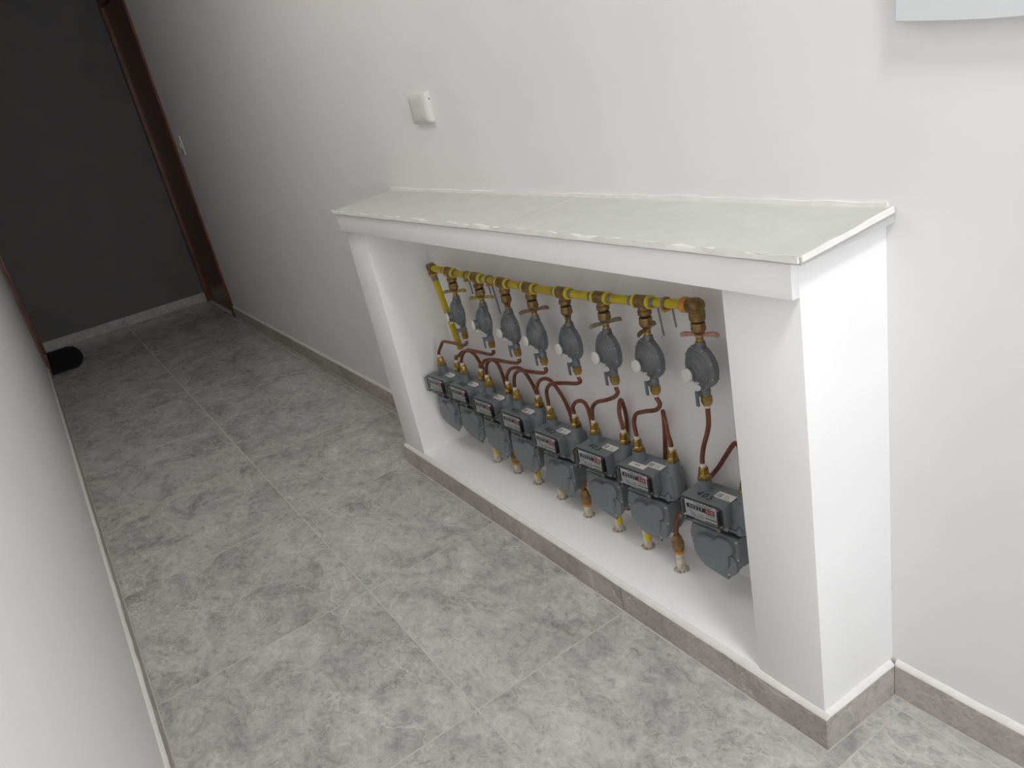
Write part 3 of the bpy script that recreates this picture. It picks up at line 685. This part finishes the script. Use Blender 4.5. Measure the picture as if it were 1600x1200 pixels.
RISER = [(-.058, 1.335), (-.056, 1.218), (-.054, 1.108), (-.060, .980), (-.069, .846), (-.060, .728), (-.063, .614), (-.075, .486)]
RTOP = [.165, .168, .150, .150, .172, .150, .150, .190]
OUT = {7: [(-.045, .293, .440), (-.034, .305, .463), (-.030, .322, .462), (-.027, .350, .425), (-.013, .395, .368), (-.014, .440, .315), (-.040, .474, .270), (-.066, .486, .225)],
       6: [(-.048, .500, .440), (-.042, .510, .466), (-.030, .527, .480), (-.018, .540, .460), (-.009, .556, .400), (-.007, .575, .300), (-.007, .600, .20), (-.035, .614, .163)],
       5: [(-.048, .664, .440), (-.043, .666, .462), (-.032, .672, .472), (-.020, .680, .455), (-.009, .690, .40), (-.007, .715, .30), (-.007, .728, .20), (-.035, .728, .163)],
       4: [(-.050, .858, .405), (-.044, .848, .424), (-.034, .832, .428), (-.028, .820, .408), (-.028, .814, .34), (-.032, .813, .25), (-.055, .832, .21)],
       3: [(-.052, 1.013, .428), (-.044, 1.000, .452), (-.034, .976, .458), (-.027, .956, .44), (-.012, .940, .38), (-.007, .935, .30), (-.007, .97, .20), (-.035, .98, .163)],
       2: [(-.056, 1.158, .435), (-.046, 1.145, .455), (-.034, 1.118, .46), (-.024, 1.100, .44), (-.010, 1.09, .38), (-.007, 1.09, .30), (-.007, 1.10, .20), (-.032, 1.108, .163)],
       1: [(-.060, 1.296, .440), (-.048, 1.282, .455), (-.034, 1.258, .455), (-.026, 1.244, .43), (-.022, 1.238, .36), (-.018, 1.235, .28), (-.018, 1.228, .22), (-.04, 1.220, .185)],
       0: [(-.066, 1.428, .445), (-.052, 1.415, .458), (-.036, 1.392, .458), (-.024, 1.378, .43), (-.010, 1.37, .36), (-.008, 1.36, .28), (-.008, 1.345, .20), (-.035, 1.336, .18)]}
for i in range(8):
    ps = wpt(i, 1); rx, ry = RISER[i]
    pts = [(ps.x, ps.y, ps.z + 0.028), (ps.x, ps.y, ps.z + 0.048)] + OUT[i] + [(rx, ry, RTOP[i] + 0.004), (rx, ry, RTOP[i] - 0.012)]
    copper('outlet_tube', pts, 'looped copper tube from the outlet of the %s meter down towards the sill' % ORD[i], 'copper outlet tubes')
# --- pipe stubs coming up through the sill
def riser(i):
    x, y = RISER[i]; zt = RTOP[i]; e = empty('sill_pipe_stub', (x, y, ZS)); h = zt - ZS
    lean = 0.0
    big = h > 0.08
    hs = h - (0.052 if big else 0.020)
    obj('sleeve', lathe(B(), [(0.0108, -0.002), (0.0106, hs * 0.5), (0.0098, hs), (0.0070, hs + 0.001)], 14), 'pvc', e, 40)
    if big:
        u = obj('union', lathe(lathe(B(), [(0.0105, hs - 0.001), (0.0128, hs + 0.003), (0.0140, hs + 0.012), (0.0140, hs + 0.020), (0.0120, hs + 0.021), (0.0125, hs + 0.0215)], 14), [(0.0145, hs + 0.022), (0.0145, hs + 0.030), (0.0120, hs + 0.033), (0.0112, hs + 0.042), (0.0075, hs + 0.050)], 8), 'bronze', e, 30)
        obj('sealant_ring', lathe(B(), [(0.0108, hs - 0.002), (0.0134, hs + 0.002), (0.0134, hs + 0.007), (0.0128, hs + 0.009)], 14), 'orange', u, 40)
        obj('thread_tape', lathe(B(), [(0.0128, hs + 0.0195), (0.0130, hs + 0.0225)], 14), 'tape', u, 40)
    else:
        obj('sleeve_top', lathe(B(), [(0.0104, hs - 0.002), (0.0100, hs + 0.010), (0.0075, hs + 0.018)], 14), 'pvc' if i in (5, 6) else 'orange', e, 40)
        b = B(); arc = []
        for k in range(9):
            a = math.radians(-150 + 110 * k / 8); arc.append([b.verts.new((r_ * math.cos(a), r_ * math.sin(a), h_)) for r_, h_ in ((0.0106, hs * 0.45 + 0.002 * (k % 3)), (0.0116, hs * 0.45 + 0.002 * (k % 3)), (0.0112, hs + 0.006), (0.0100, hs + 0.006))])
        for p_, q_ in zip(arc, arc[1:]):
            for j in range(4): b.faces.new((p_[j], p_[(j + 1) % 4], q_[(j + 1) % 4], q_[j]))
        b.faces.new(arc[0]); b.faces.new(arc[-1]); obj('yellow_wrap', b, 'collar', e, 40)
    b = B(); n = 14; ring = []
    for k in range(n):
        a = 2 * math.pi * k / n; r1, r2 = 0.0112, 0.0165 + 0.004 * random.random()
        ring.append((b.verts.new((r1 * math.cos(a), r1 * math.sin(a), 0.003)), b.verts.new((r2 * math.cos(a), r2 * math.sin(a), 0.0003))))
    for k in range(n): b.faces.new((ring[k][0], ring[(k + 1) % n][0], ring[(k + 1) % n][1], ring[k][1]))
    obj('filler_patch', b, 'hole', e, 40)
    return tag(e, 'whitish pipe stub rising through the sill for the %s meter' % ORD[i], 'pipe', 'pipe stubs in the niche sill')
for i in range(8): riser(i)
